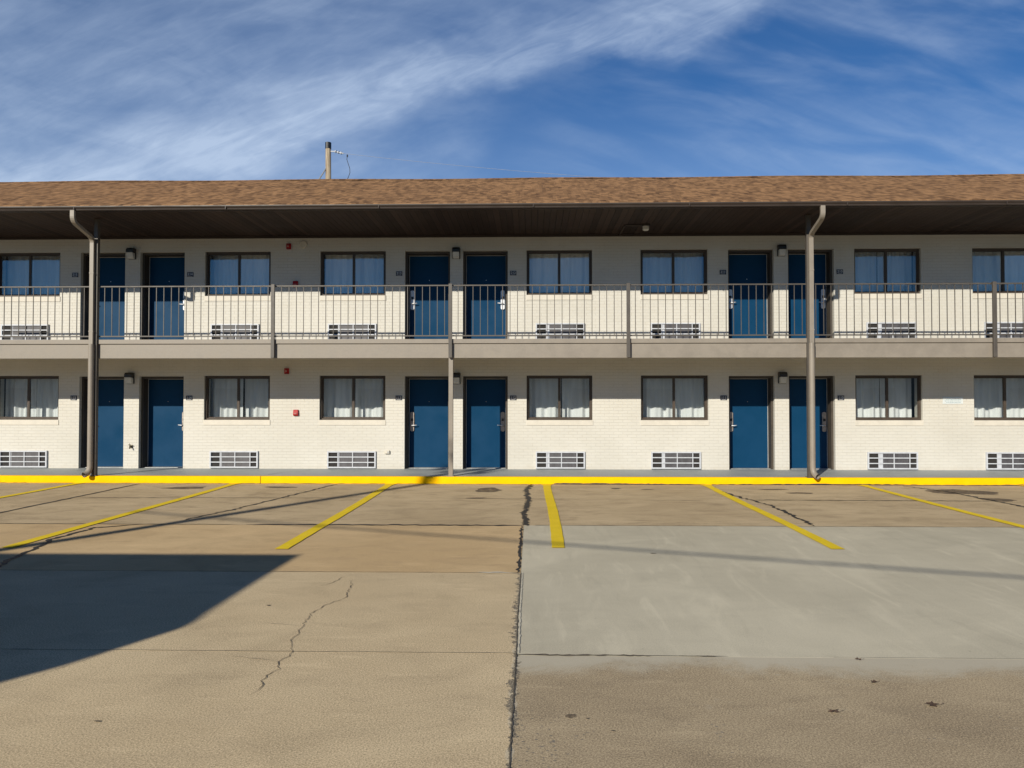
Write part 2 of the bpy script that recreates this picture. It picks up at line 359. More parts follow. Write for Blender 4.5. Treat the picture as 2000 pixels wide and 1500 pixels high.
M = dict(
    brick=brick_mat(), shingle=shingle_mat(), soffit=soffit_mat(), glass=glass_mat(), curtain=curtain_mat(), coil=coil_mat(), pole=wood_pole_mat(),
    sill=paint('painted_sill', (0.55, 0.515, 0.45), 0.6, 0.06, 5, bmp=0.3),
    taupe=paint('taupe_metal_paint', (0.225, 0.198, 0.165), 0.5, 0.07, 3, bmp=0.1),
    post=paint('grey_brown_metal_paint', (0.072, 0.063, 0.054), 0.5, 0.08, 5),
    gutter=paint('dark_brown_gutter', (0.042, 0.032, 0.028), 0.5, 0.12, 3, spec=0.3),
    drip=paint('drip_edge', (0.060, 0.046, 0.036), 0.45, 0.2, 3),
    door=paint('blue_door_paint', (0.0045, 0.040, 0.098), 0.38, 0.05, 2, bmp=0.05, spec=0.10),
    frame=paint('brown_door_frame', (0.058, 0.048, 0.038), 0.5, 0.12, 6, spec=0.3),
    wframe=paint('bronze_window_frame', (0.060, 0.046, 0.036), 0.45, 0.12, 6, spec=0.3),
    seal=paint('weatherstrip', (0.45, 0.45, 0.44), 0.5, 0.1, 6),
    silver=paint('satin_silver', (0.66, 0.68, 0.72), 0.38, 0.06, 12, metal=0.15),
    nickel=paint('worn_nickel', (0.36, 0.31, 0.27), 0.38, 0.25, 18, metal=0.5),
    black=paint('black_plastic', (0.012, 0.012, 0.014), 0.4, 0.2, 10),
    lens=paint('frosted_lens', (0.52, 0.52, 0.50), 0.35, 0.06, 9),
    white=paint('white_grille_paint', (0.47, 0.49, 0.53), 0.42, 0.08, 10),
    dark=paint('dark_interior', (0.022, 0.020, 0.019), 0.9, 0.2, 2),
    red=paint('alarm_red', (0.34, 0.010, 0.012), 0.45, 0.1, 12, spec=0.2),
    pink=paint('strobe_lens', (0.45, 0.20, 0.18), 0.25, 0.1, 12),
    navy=paint('plaque_navy', (0.020, 0.022, 0.035), 0.4, 0.1, 10),
    num=paint('plaque_lettering', (0.52, 0.52, 0.52), 0.5, 0.05, 10),
    signw=paint('sign_white', (0.56, 0.60, 0.61), 0.4, 0.04, 10),
    signt=paint('sign_text', (0.25, 0.33, 0.36), 0.5, 0.1, 30),
    beigebox=paint('painted_box', (0.55, 0.51, 0.43), 0.6, 0.1, 10),
    grey=paint('galvanised', (0.42, 0.42, 0.41), 0.4, 0.12, 10, metal=0.5),
    brass=paint('old_brass', (0.10, 0.085, 0.055), 0.5, 0.3, 30, metal=0.3),
    cable=paint('cable_black', (0.03, 0.03, 0.032), 0.6, 0.1, 5),
    alu=paint('aluminium_cable', (0.45, 0.46, 0.48), 0.4, 0.1, 5, metal=0.4),
    walk=paint('walkway_grey_paint', (0.285, 0.310, 0.312), 0.62, 0.10, 1.5, bmp=0.3),
    kerb=worn_yellow('kerb_yellow', (0.92, 0.52, 0.001), 0.22),
    line=worn_yellow('line_yellow', (0.80, 0.585, 0.030), 0.60),
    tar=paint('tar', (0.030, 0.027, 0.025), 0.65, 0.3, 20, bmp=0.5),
    crack=paint('crack_dark', (0.095, 0.080, 0.060), 0.95, 0.3, 20),
    rubble=paint('broken_edge', (0.15, 0.125, 0.095), 0.95, 0.55, 28, bmp=0.8),
    oil=stain('oil_stain', (0.120, 0.088, 0.060)),
    cement=paint('pale_cement', (0.56, 0.52, 0.42), 0.9, 0.15, 12, bmp=0.5),
    leaf=paint('dry_leaf', (0.06, 0.035, 0.022), 0.8, 0.3, 40),
    cA=concrete('concrete_brown_strip', (0.450, 0.345, 0.212), (0.560, 0.440, 0.280), (0.340, 0.255, 0.158), 0.75, 1.0),
    cB=concrete('concrete_ochre', (0.530, 0.378, 0.205), (0.600, 0.442, 0.252), (0.45, 0.322, 0.182), 0.70, 5.0),
    cC=concrete('concrete_tan', (0.545, 0.428, 0.268), (0.625, 0.503, 0.325), (0.48, 0.378, 0.242), 0.95, 9.0, edge=0.085),
    cD=concrete('concrete_grey', (0.470, 0.430, 0.330), (0.545, 0.500, 0.385), (0.42, 0.382, 0.292), 0.30, 13.0, scuff=0.36, edge=0.012, mott=0.25),
    cE=concrete('concrete_brown', (0.335, 0.262, 0.170), (0.49, 0.396, 0.262), (0.29, 0.228, 0.152), 0.95, 17.0, wash=True, edge=0.060),
    ground=concrete('old_asphalt', (0.16, 0.145, 0.125), (0.20, 0.18, 0.155), (0.13, 0.12, 0.10), 0.6, 21.0),
)

# ------------------------------------------------------------------ setting
D = 17.33; XL, XR = -19.0, 17.5; EDGE = 15.61
g = MB().quad((-400,-300,-0.003),(400,-300,-0.003),(400,700,-0.003),(-400,700,-0.003)).build('ground', M['ground'], kind='structure')
lot = empty('parking_lot', (0, 8, 0), kind='structure')
KY = 15.565                       # face of the kerb
gap = 0.0012
def slab(x0, x1, y0, y1, mat, dz=0.0):
    MB().box(x0+gap, x1-gap, y0+gap, y1-gap, -0.028, dz).build('concrete_slab', M[mat], lot)
JX = -0.105
for x0, x1 in ((-24,-12.0),(-12.0,-7.98),(-7.98,JX)):
    slab(x0, x1, 13.19, KY+0.05, 'cA'); slab(x0, x1, 10.44, 13.19, 'cA')
slab(-24, JX, 7.60, 10.44, 'cB'); slab(-24, JX, 5.20, 7.60, 'cC'); slab(-24, JX, -6, 5.20, 'cC')
slab(JX, 12, 13.19, KY+0.05, 'cA'); slab(JX, 12, 10.48, 13.19, 'cA'); slab(12, 24, 10.48, KY+0.05, 'cA')
slab(JX, 9.5, 5.17, 10.48, 'cD', 0.0); slab(9.5, 24, 5.17, 10.48, 'cD'); slab(JX, 24, -6, 5.17, 'cE')

def densify(pts, step, amp):
    outp = []
    for a, b in zip(pts[:-1], pts[1:]):
        a, b = Vector(a), Vector(b); n = max(1, int((b-a).length/step))
        for i in range(n): outp.append(a.lerp(b, i/n))
    outp.append(Vector(pts[-1]))
    r = [outp[0]]
    for p in outp[1:-1]: r.append(Vector((p.x+random.uniform(-amp,amp), p.y+random.uniform(-amp,amp))))
    r.append(outp[-1]); return r
def ribbon(pts, w0, w1, z, step=0.08, amp=0.015, taper=True, asym=False):
    """ragged strip following a polyline on the ground"""
    pl = densify(pts, step, amp); mb = MB(); n = len(pl)
    L = []; Rr = []
    for i, p in enumerate(pl):
        t = (pl[min(i+1,n-1)] - pl[max(i-1,0)]).normalized(); nn = Vector((-t.y, t.x))
        e = min(1, min(i, n-1-i)/4 + 0.15) if taper else 1
        a = random.uniform(w0, w1)*0.5*e; c = random.uniform(w0, w1)*0.5*e
        if random.random() < 0.12: a *= 1.6
        if asym: c = w0*0.5
        L.append((p.x+nn.x*a, p.y+nn.y*a, z)); Rr.append((p.x-nn.x*c, p.y-nn.y*c, z))
    for i in range(n-1): mb.quad(L[i], Rr[i], Rr[i+1], L[i+1])
    return mb
def blob(cx, cy, rx, ry, z, n=26, rag=0.25):
    pts = []; ph = [random.uniform(0, 6.28) for _ in range(4)]
    for k in range(n):
        a = 2*math.pi*k/n
        r = 1 + rag*(0.5*math.sin(2*a+ph[0])+0.35*math.sin(3*a+ph[1])+0.3*math.sin(5*a+ph[2])+0.2*math.sin(9*a+ph[3]))
        pts.append((cx+rx*r*math.cos(a), cy+ry*r*math.sin(a), z))
    return MB().quad(*pts)
Z1, Z2, Z3 = 0.0045, 0.0060, 0.0080
# tarred joints and seams
ribbon([(-7.98,7.0),(-8.02,11.4),(-7.96,15.5)], 0.035, 0.07, Z1, 0.12, 0.01).build('tar_seam', M['tar'], lot)
ribbon([(-5.40,7.5),(-5.47,7.80),(-5.66,8.6),(-5.86,9.3),(-5.82,10.15),(-5.3,10.44)], 0.03, 0.075, Z1, 0.07, 0.03).build('tar_seam', M['tar'], lot)
ribbon([(-4.95,10.71),(-4.62,11.9),(-4.50,12.5),(-4.36,13.2),(-4.28,13.7),(-3.93,15.5)], 0.02, 0.065, Z1, 0.08, 0.03).build('tar_seam', M['tar'], lot)
for a, b in ((10.44, 15.53),):
    ribbon([(-0.06,a),(-0.11,11.6),(-0.05,13.2),(-0.10,14.4),(0.0,b)], 0.02, 0.13, Z1, 0.04, 0.022).build('tar_seam', M['tar'], lot)
ribbon([(-0.13,7.55),(-0.13,10.44)], 0.008, 0.045, Z1, 0.06, 0.012).build('tar_seam', M['tar'], lot)
ribbon([(-3.9,10.44),(-1.6,10.46),(JX,10.46)], 0.035, 0.10, Z1, 0.07, 0.015).build('tar_seam', M['tar'], lot)
ribbon([(-12,10.44),(-3.9,10.44)], 0.012, 0.04, Z1, 0.10, 0.006).build('tar_seam', M['tar'], lot)
ribbon([(3.45,15.5),(3.60,13.9),(3.70,13.3),(3.84,12.7)], 0.02, 0.09, Z1, 0.07, 0.04).build('tar_seam', M['tar'], lot)
ribbon([(3.84,12.8),(3.86,11.7),(3.81,10.5)], 0.03, 0.08, Z1, 0.07, 0.03).build('tar_seam', M['tar'], lot)
ribbon([(7.35,15.45),(7.75,14.4),(7.78,13.5),(7.85,12.4),(8.1,11.2)], 0.03, 0.09, Z1, 0.08, 0.03).build('tar_seam', M['tar'], lot)
ribbon([(3.7,13.2),(7.9,13.15)], 0.012, 0.055, Z2, 0.08, 0.012).build('tar_seam', M['tar'], lot)
ribbon([(-7.9,13.21),(-3.2,13.3)], 0.010, 0.035, Z2, 0.08, 0.012).build('tar_seam', M['tar'], lot)
ribbon([(-1.4,13.27),(0.9,13.22)], 0.008, 0.03, Z2, 0.08, 0.015).build('tar_seam', M['tar'], lot)
ribbon([(1.9,13.15),(2.9,13.1)], 0.008, 0.03, Z2, 0.08, 0.015).build('tar_seam', M['tar'], lot)
# hairline cracks in the tan concrete
ribbon([(-1.70,7.25),(-1.655,7.03),(-1.60,6.6),(-1.68,6.45),(-1.76,6.15),(-1.74,5.89),(-1.70,5.6),(-1.72,5.45),(-1.66,5.30),(-1.60,5.18),(-1.64,4.98),(-1.60,4.85),(-1.64,4.70),(-1.60,4.56),(-1.63,4.42)], 0.002, 0.0075, Z1, 0.035, 0.014).build('crack', M['crack'], lot)
ribbon([(-1.66,5.0),(-1.80,5.04),(-1.98,5.08)], 0.004, 0.008, Z2, 0.05, 0.01).build('crack', M['crack'], lot)
ribbon([(-1.72,5.78),(-1.95,5.83),(-2.05,5.84)], 0.003, 0.007, Z2, 0.05, 0.01).build('crack', M['crack'], lot)
ribbon([(-1.80,7.4),(-1.86,7.15),(-1.93,7.0)], 0.004, 0.009, Z1, 0.05, 0.015).build('crack', M['crack'], lot)
ribbon([(-2.87,5.25),(-2.93,4.98),(-3.05,4.68),(-3.15,4.5)], 0.001, 0.004, Z1, 0.04, 0.01).build('crack', M['crack'], lot)
# crumbling edge along the long joint
ribbon([(-0.08,5.17),(0.25,5.175),(0.5,5.165)], 0.008, 0.04, Z1, 0.04, 0.012).build('crack', M['rubble'], lot)
ribbon([(0.42,5.175),(0.62,5.17),(0.80,5.165)], 0.008, 0.03, Z2, 0.03, 0.006).build('crack', M['crack'], lot)
ribbon([(0.98,5.17),(1.3,5.16)], 0.004, 0.022, Z2, 0.03, 0.006).build('crack', M['crack'], lot)
ribbon([(-0.60,7.60),(-0.30,7.61),(-0.12,7.57)], 0.01, 0.05, Z2, 0.04, 0.01).build('cement_edge', M['cement'], lot)
ribbon([(JX,7.6),(JX-0.004,6.2),(JX+0.003,5.1),(JX,3.0),(JX,-1.0)], 0.002, 0.011, Z1, 0.03, 0.003, False).build('crack', M['crack'], lot)
ribbon([(JX+0.016,7.6),(JX+0.014,6.2),(JX+0.018,5.2)], 0.004, 0.014, Z2, 0.03, 0.003, False).build('cement_edge', M['cement'], lot)
for y_, x0_, x1_, w_ in ((5.20,-13,JX,0.006),(7.60,-13,JX,0.008),(5.17,JX,1.2,0.008),(5.17,2.0,12,0.003),(10.48,0.05,14,0.014)):
    ribbon([(x0_,y_),((x0_+x1_)/2,y_),(x1_,y_)], w_*0.5, w_*1.5, Z1, 0.09, 0.002, False).build('joint_line', M['crack'], lot)
# shadow gap under the kerb, painted as dark ribbons
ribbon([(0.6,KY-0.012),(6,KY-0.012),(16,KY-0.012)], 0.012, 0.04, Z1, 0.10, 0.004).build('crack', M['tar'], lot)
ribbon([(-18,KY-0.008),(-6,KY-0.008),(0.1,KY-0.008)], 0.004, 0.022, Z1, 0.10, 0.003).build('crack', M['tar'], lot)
for cx, cy, rx, ry in ((-6.7,14.75,0.42,0.20),(-0.82,14.55,0.26,0.34),(-0.95,13.35,0.16,0.07),(1.62,14.85,0.11,0.09),(2.2,14.7,0.12,0.06),(4.9,14.2,0.22,0.12),
                       (4.6,14.75,0.25,0.08),(7.95,14.45,0.55,0.42),(7.95,13.35,0.26,0.22),(-4.9,14.9,0.35,0.12),(0.21,4.18,0.028,0.030)):
    blob(cx, cy, rx, ry, Z1).build('oil_stain', M['oil'], lot)
for px_, py_, r in ((1.35,8.6,.018),(-2.18,6.35,.012),(-2.3,4.05,.010),(0.30,4.15,.006),(0.42,4.0,.007),(2.06,4.72,.008)):
    blob(px_, py_, r*1.6, r, Z1, 12, 0.4).build('dark_speck', M['crack'], lot)

# painted parking lines
for i, X in enumerate((-12.4, -9.26, -6.03, -2.84, 0.315, 3.49, 6.59, 9.75)):
    y0 = 8.72 if X < 0 else 8.88
    pl = [(X-0.01, KY-0.02)]; n = 40; mb = MB(); L = []; Rr = []
    for k in range(n+1):
        y = KY+0.0 - (KY-y0)*k/n
        fl = 0.05*max(0, 1-(KY-y)/0.25)
        wx = 0.012*math.sin(y*0.9+i)
        L.append((X-0.075-fl+wx+random.uniform(-.004,.004), y, Z3)); Rr.append((X+0.075+fl+wx+random.uniform(-.004,.004), y, Z3))
    for k in range(n): mb.quad(L[k], Rr[k], Rr[k+1], L[k+1])
    mb.build('parking_line', M['line'], lot)

# walkway and yellow kerb
wk = MB().box(XL, XR, KY+0.05, D+0.45, -0.02, 0.145).build('walkway', M['walk'], kind='structure')
ribbon([(-5.55,KY+0.06),(-5.35,16.4),(-5.0,16.75),(-4.9,D-0.02)], 0.006, 0.014, 0.149, 0.08, 0.015).build('crack', M['crack'], wk)
mb = MB(); n = 180; prof = None
for a, b in ((XL,-5.532),(-5.520,XR)):
    pts = [a+(b-a)*k/n for k in range(n+1)]; base = len(mb.v)
    for x in pts:
        w = 0.004*math.sin(x*2.1)+random.uniform(-.002,.002)
        mb.v += [(x, KY+w, 0.002+random.uniform(0,.008)), (x, KY+w, 0.120), (x, KY+0.012+w, 0.140), (x, KY+0.032, 0.147), (x, KY+0.10+random.uniform(0,.006), 0.148)]
    for k in range(n):
        for j in range(4): mb.f.append((base+k*5+j, base+(k+1)*5+j, base+(k+1)*5+j+1, base+k*5+j+1))
kb = mb.build('kerb', M['kerb'], kind='structure')
mb = MB(); n = 260; x0 = 0.45; base = 0      # dark tar strip, with the kerb's shadow gap put into its colour
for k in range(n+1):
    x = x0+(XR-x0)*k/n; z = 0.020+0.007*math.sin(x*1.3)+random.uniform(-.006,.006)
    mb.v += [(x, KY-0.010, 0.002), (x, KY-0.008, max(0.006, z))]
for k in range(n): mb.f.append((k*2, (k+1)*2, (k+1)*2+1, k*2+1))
mb.build('kerb_gap_shade', M['tar'], kb)

# ------------------------------------------------------------------ the motel
motel = empty('motel', (0, D, 0.145), label='long two storey cream brick motel with blue doors under a brown shingle roof', cat='motel')
WIN = [(-12.35,-10.83),(-7.465,-5.95),(-4.812,-3.31),(-0.11,1.373),(2.46,3.965),(7.23,8.705),(9.835,11.30)]
DOOR = [(-10.35,-9.315),(-8.965,-7.935),(-2.872,-1.845),(-1.552,-0.535),(4.422,5.438),(5.758,6.776),(11.80,12.82)]
F1, F2, TOP = 0.145, 2.95, 5.46
ZW = {0:(1.25,2.255), 1:(4.08,5.10)}; ZD = {0:(F1,2.243), 1:(F2,5.092)}
openings = []
for fl in (0, 1):
    openings += [(a,b,*ZW[fl]) for a,b in WIN] + [(a,b,*ZD[fl]) for a,b in DOOR]
xs = sorted({XL, XR} | {v for o in openings for v in o[:2]}); zs = sorted({F1-0.01, TOP} | {v for o in openings for v in o[2:]})
mb = MB()
def inside(x, z): return any(a < x < b and c < z < d for a,b,c,d in openings)
for zi in range(len(zs)-1):
    run = None
    for xi in range(len(xs)-1):
        solid = not inside((xs[xi]+xs[xi+1])/2, (zs[zi]+zs[zi+1])/2)
        if solid and run is None: run = xs[xi]
        if (not solid or xi == len(xs)-2) and run is not None:
            e = xs[xi+1] if solid else xs[xi]
            mb.quad((run,D,zs[zi]),(e,D,zs[zi]),(e,D,zs[zi+1]),(run,D,zs[zi+1])); run = None
REC = 0.36
for a,b,c,d in openings:
    if c in (F1,F2): c0 = c-0.01
    else: c0 = c
    mb.quad((a,D,c0),(a,D+REC,c0),(a,D+REC,d),(a,D,d)); mb.quad((b,D,c0),(b,D,d),(b,D+REC,d),(b,D+REC,c0))
    mb.quad((a,D,d),(a,D+REC,d),(b,D+REC,d),(b,D,d))
    if c == c0: mb.quad((a,D,c),(b,D,c),(b,D+REC,c),(a,D+REC,c))
mb.quad((XL,D,F1-.01),(XL,D,TOP),(XL,25.4,TOP),(XL,25.4,F1-.01)); mb.quad((XR,D,F1-.01),(XR,D,TOP),(XR,25.4,TOP),(XR,25.4,F1-.01)); mb.quad((XL,25.4,F1-.01),(XR,25.4,F1-.01),(XR,25.4,TOP),(XL,25.4,TOP))
wall = mb.build('brick_wall', M['brick'], motel)
MB().quad((XL+.05,D+1.1,F1),(XR-.05,D+1.1,F1),(XR-.05,D+1.1,TOP),(XL+.05,D+1.1,TOP)).build('interior_wall', M['dark'], motel)
MB().box(XL+.02, XR-.02, D+0.37, 25.3, 2.60, 2.94).build('upper_floor', M['dark'], motel)

# roof, soffit, fascia, gutter
EY, EZ, RY, RZ = 14.78, 5.525, 19.96, 7.485
mb = MB(); nx = 70; rows = [(EY,EZ)]+[(EY+(RY-EY)*k/6, EZ+(RZ-EZ)*k/6) for k in range(1,7)]
grid = []
for k,(y,z) in enumerate(rows):
    grid.append([(XL-0.5+(XR-XL+1)*i/nx, y, z+(0.010*math.sin(i*0.55)+0.008*math.sin(i*1.7+1))*(k/6) + (0.004*math.sin(i*2.3) if k==0 else 0)) for i in range(nx+1)])
for k in range(6):
    for i in range(nx): mb.quad(grid[k][i], grid[k][i+1], grid[k+1][i+1], grid[k+1][i])
for i in range(nx): 
    p, q = grid[6][i], grid[6][i+1]; mb.quad(p, q, (q[0], 25.6, 5.35), (p[0], 25.6, 5.35))
for i in range(nx):
    p, q = grid[0][i], grid[0][i+1]; mb.quad((p[0],p[1],p[2]-0.02),(q[0],q[1],q[2]-0.02), q, p)
roof = mb.build('roof', M['shingle'], motel)
mb = MB(); 
for k in range(110):      # ridge cap shingles
    x = XL-0.5+k*0.335; dz = 0.010*math.sin((x-XL)*1.05)
    mb.prism_x([(RY-0.14,RZ-0.045+dz),(RY,RZ+0.022+dz),(RY+0.14,RZ-0.06+dz),(RY,RZ+0.006+dz)], x, x+0.345)
mb.build('ridge_cap', M['shingle'], motel)
MB().box(XL, XR, EY+0.10, D+0.02, 5.445, 5.457).build('soffit', M['soffit'], motel)
MB().box(XL-.01, XR+.01, EY+0.075, EY+0.098, 5.415, 5.50).build('fascia', M['gutter'], motel)
MB().box(XL, XR, D-0.035, D-0.003, 5.395, 5.444).build('wall_trim', M['gutter'], motel)
mb = MB(); gp = [(EY+0.073,5.425),(EY+0.012,5.425),(EY+0.004,5.435),(EY+0.0,5.452),(EY-0.020,5.470),(EY-0.030,5.482),(EY-0.030,5.492)]
mb.prism_x(gp + [(EY-0.020,5.492),(EY-0.020,5.484),(EY+0.01,5.456),(EY+0.014,5.435),(EY+0.073,5.433)], XL, XR)
for x in range(-18, 18, 3): mb.box(x+0.03, x+0.045, EY-0.0315, EY+0.07, 5.430, 5.490)
mb.build('gutter', M['gutter'], motel)
MB().prism_x([(EY-0.034,5.494),(EY-0.034,5.503),(EY+0.06,5.507),(EY+0.06,5.498)], XL, XR).build('drip_edge', M['drip'], motel)

# balcony slab with lip, edge beam
MB().box(XL, XR, EDGE, D+0.34, 2.858, F2-0.001).build('balcony_slab', M['taupe'], motel, bevel=0.006)
MB().box(XL, XR, EDGE+0.030, EDGE+0.14, 2.560, 2.857).build('balcony_beam', M['taupe'], motel, bevel=0.005)
MB().box(XL, XR, EDGE+0.141, D-0.004, 2.80, 2.857).build('balcony_ceiling', M['sill'], motel)
MB().box(-1.692, -1.602, EDGE+0.035, EDGE+0.125, F1, 2.559).box(-1.72, -1.574, EDGE+0.010, EDGE+0.15, F1, F1+0.012).build('column', M['taupe'], motel, bevel=0.004)
for X in (-8.987, 5.592):
    MB().box(X-0.042, X+0.042, EDGE-0.045, EDGE+0.045, F1, 5.444).box(X-0.07, X+0.07, EDGE-0.05, EDGE+0.08, F1, F1+0.012).build('column', M['post'], motel, bevel=0.004)
def arc(p0, p1, p2, n=6):
    p0, p1, p2 = map(Vector, (p0, p1, p2)); return [(p0*(1-t)**2 + p1*2*t*(1-t) + p2*t*t) for t in [k/n for k in range(n+1)]]
for X, XG, sx in ((-9.035, -9.01, -1), (5.620, 5.585, 1)):
    yp = EDGE-0.080
    pts = [(XG, EY+0.02, 5.43)] + arc((XG,EY+0.02,5.31),(XG,EY+0.02,5.22),(XG+(X-XG)*0.25,EY+0.15,5.185)) + arc((XG+(X-XG)*.8,yp-0.13,5.065),(X,yp,5.03),(X,yp,4.93))
    up = MB().tube(pts + [(X,yp,2.70)], 0, rect=(0.085,0.062)).build('downspout', M['taupe'], motel, bevel=0.004)
    lp = [(X,yp,2.85),(X,yp,0.40)] + arc((X,yp,0.36),(X+sx*0.005,yp,0.205),(X+sx*0.055,yp-0.125,0.180), 8)
    mb = MB().tube(lp, 0.056, 18, caps=False).tube(list(reversed(lp)), 0.049, 18, caps=False)
    mb.build('round_pipe', M['taupe'], up, smooth=True)
    for z in (2.15, 0.62): MB().tube([(X,yp,z),(X,yp,z+0.03)], 0.0575, 18).build('strap', M['taupe'], up)
    for z in (4.30, 3.10): MB().box(X-0.046, X+0.046, yp-0.034, yp+0.034, z, z+0.025).build('strap', M['taupe'], up)

# windows
def make_window(a, b, z0, z1):
    yo, yi = D+0.065, D+0.150; w = 0.042; m = (a+b)/2
    f = MB().box(a+.002,a+w,yo,yi,z0+.002,z1-.002).box(b-w,b-.002,yo,yi,z0+.002,z1-.002).box(a+w,b-w,yo,yi,z1-w,z1-.002).box(a+w,b-w,yo,yi,z0+.002,z0+w)
    win = f.build('window', M['wframe'], motel, bevel=0.003)
    s = 0.024   # sliding sashes
    for k,(x0,x1,y) in enumerate(((a+w,m+0.028,D+0.112),(m-0.028,b-w,D+0.088))):
        sw = 0.056 if False else 0.024
        e = MB()
        e.box(x0,x0+(sw if k==0 else .056),y,y+.02,z0+w,z1-w).box(x1-(.056 if k==0 else sw),x1,y,y+.02,z0+w,z1-w)
        l, r = x0+(sw if k==0 else .056), x1-(.056 if k==0 else sw)
        e.box(l,r,y,y+.02,z1-w-s,z1-w).box(l,r,y,y+.02,z0+w,z0+w+s)
        e.build('sash', M['wframe'], win)
        MB().quad((l,y+.01,z0+w+s),(r,y+.01,z0+w+s),(r,y+.01,z1-w-s),(l,y+.01,z1-w-s)).build('glass_pane', M['glass'], win)
    MB().box(a-0.004, b+0.012, D-0.014, D+0.062, z0-0.118, z0-0.001).build('sill', M['sill'], win, bevel=0.004)
for fl in (0,1):
    for a,b in WIN: make_window(a,b,*ZW[fl])

# doors
def make_door(a, b, z0, z1, left_handle, upper):
    yf, yd = D+0.10, D+0.335; w = 0.050
    leaf = MB().box(a+w+.004, b-w-.004, yd, yd+0.045, z0+0.012, z1-w-.004).build('door', M['door'], motel, bevel=0.003)
    MB().box(a+.001,a+w,yf,yd+.02,z0,z1-.001).box(b-w,b-.001,yf,yd+.02,z0,z1-.001).box(a+w,b-w,yf,yd+.02,z1-w,z1-.001)\
        .box(a+w,b-w,yd+.022,yd+.03,z0,z1-w).build('door_frame', M['frame'], leaf)
    t = 0.009
    MB().box(a+w,a+w+t,yd-.012,yd-.001,z0+.012,z1-w).box(b-w-t,b-w,yd-.012,yd-.001,z0+.012,z1-w).box(a+w+t,b-w-t,yd-.012,yd-.001,z1-w-t-.003,z1-w-.001).build('weatherstrip', M['seal'], leaf)
    MB().box(a+w,b-w,yf+.05,yd+.02,z0,z0+.011).build('threshold', M['grey'], leaf)
    hx = a+w+0.075 if left_handle else b-w-0.075; s = 1 if left_handle else -1
    m = M['silver'] if upper else M['nickel']
    zc = z0+1.06
    poly = []
    for k in range(9): poly.append((hx-0.046*math.cos(math.pi*k/8), zc+0.195+0.030*math.sin(math.pi*k/8)))
    for k in range(9): poly.append((hx+0.046*math.cos(math.pi*k/8), zc-0.195-0.030*math.sin(math.pi*k/8)))
    MB().prism_y(poly, yd-0.032, yd-0.001).build('lock_plate', m, leaf, bevel=0.004)
    MB().box(hx-0.027,hx+0.027,yd-0.040,yd-0.033,zc+0.015,zc+0.075).build('card_reader', M['black'], leaf)
    MB().tube([(hx,yd-0.032,zc-0.085),(hx,yd-0.085,zc-0.085)], 0.014, 10).tube([(hx-s*0.012,yd-0.08,zc-0.085),(hx+s*0.05,yd-0.084,zc-0.085),(hx+s*0.115,yd-0.074,zc-0.078)], [0.013,0.011,0.009], 10).build('door_handle', M['silver'], leaf, smooth=True)
    MB().tube([((a+b)/2,yd-0.006,z0+1.52),((a+b)/2,yd,z0+1.52)], 0.009, 10).build('peephole', m, leaf)
for fl in (0,1):
    for i,(a,b) in enumerate(DOOR): make_door(a, b, *ZD[fl], i % 2 == 0, fl == 1)

# ------------------------------------------------------------------ balcony railings, one per bay
PX = [-12.64, -8.99, -5.296, -1.650, 1.964, 5.60, 9.270, 12.91]
bayname = ['left edge of the photo to the left downspout', 'just right of the left downspout', 'in front of room 213', 'in front of room 212', 'in front of room 211', 'just right of the right downspout, before room 210', 'running off the right edge of the photo']
RY_ = EDGE+0.045
for i in range(7):
    a, b = PX[i], PX[i+1]
    full = ['thin taupe balcony railing from the far left edge to the left downspout',
            'section of thin taupe balcony railing starting right of the left downspout, before door 214',
            'section of thin taupe balcony railing whose right end post stands before door 213',
            'section of thin taupe balcony railing that starts before door 212 and passes one window',
            'section of thin taupe balcony railing crossing door 211 and ending at the right downspout',
            'section of thin taupe balcony railing starting at the right downspout before door 210',
            'short visible end of taupe balcony railing at the right edge of the photo'][i]
    rl = empty('balcony_railing', ((a+b)/2, RY_, F2), label=full, cat='railing', group='balcony railing sections')
    a1, b1 = a+0.035, b-0.035
    MB().box(a1,b1,RY_-0.020,RY_+0.020,4.036,4.062).build('top_rail', M['post'], rl, bevel=0.003)
    MB().box(a1,b1,RY_-0.014,RY_+0.014,3.005,3.030).build('bottom_rail', M['post'], rl)
    if i not in (0, 4):
        MB().box(b-0.036,b+0.036,EDGE-0.055,EDGE-0.004,2.565,4.075).box(b-0.030,b+0.030,EDGE-0.004,RY_+0.022,4.03,4.066).box(b-0.030,b+0.030,EDGE-0.004,RY_+0.016,3.0,3.033).build('post', M['post'], rl, bevel=0.004)
    n = 23; step = (b1-a1)/n
    first = MB().box(a1+step*0.75-0.0065,a1+step*0.75+0.0065,RY_-0.0065,RY_+0.0065,3.031,4.035).build('baluster', M['post'], rl)
    for k in range(1, n):
        c = first.copy(); COL.objects.link(c); c.parent = rl; c.location = (step*k*0.985+random.uniform(-.003,.003), 0, 0)

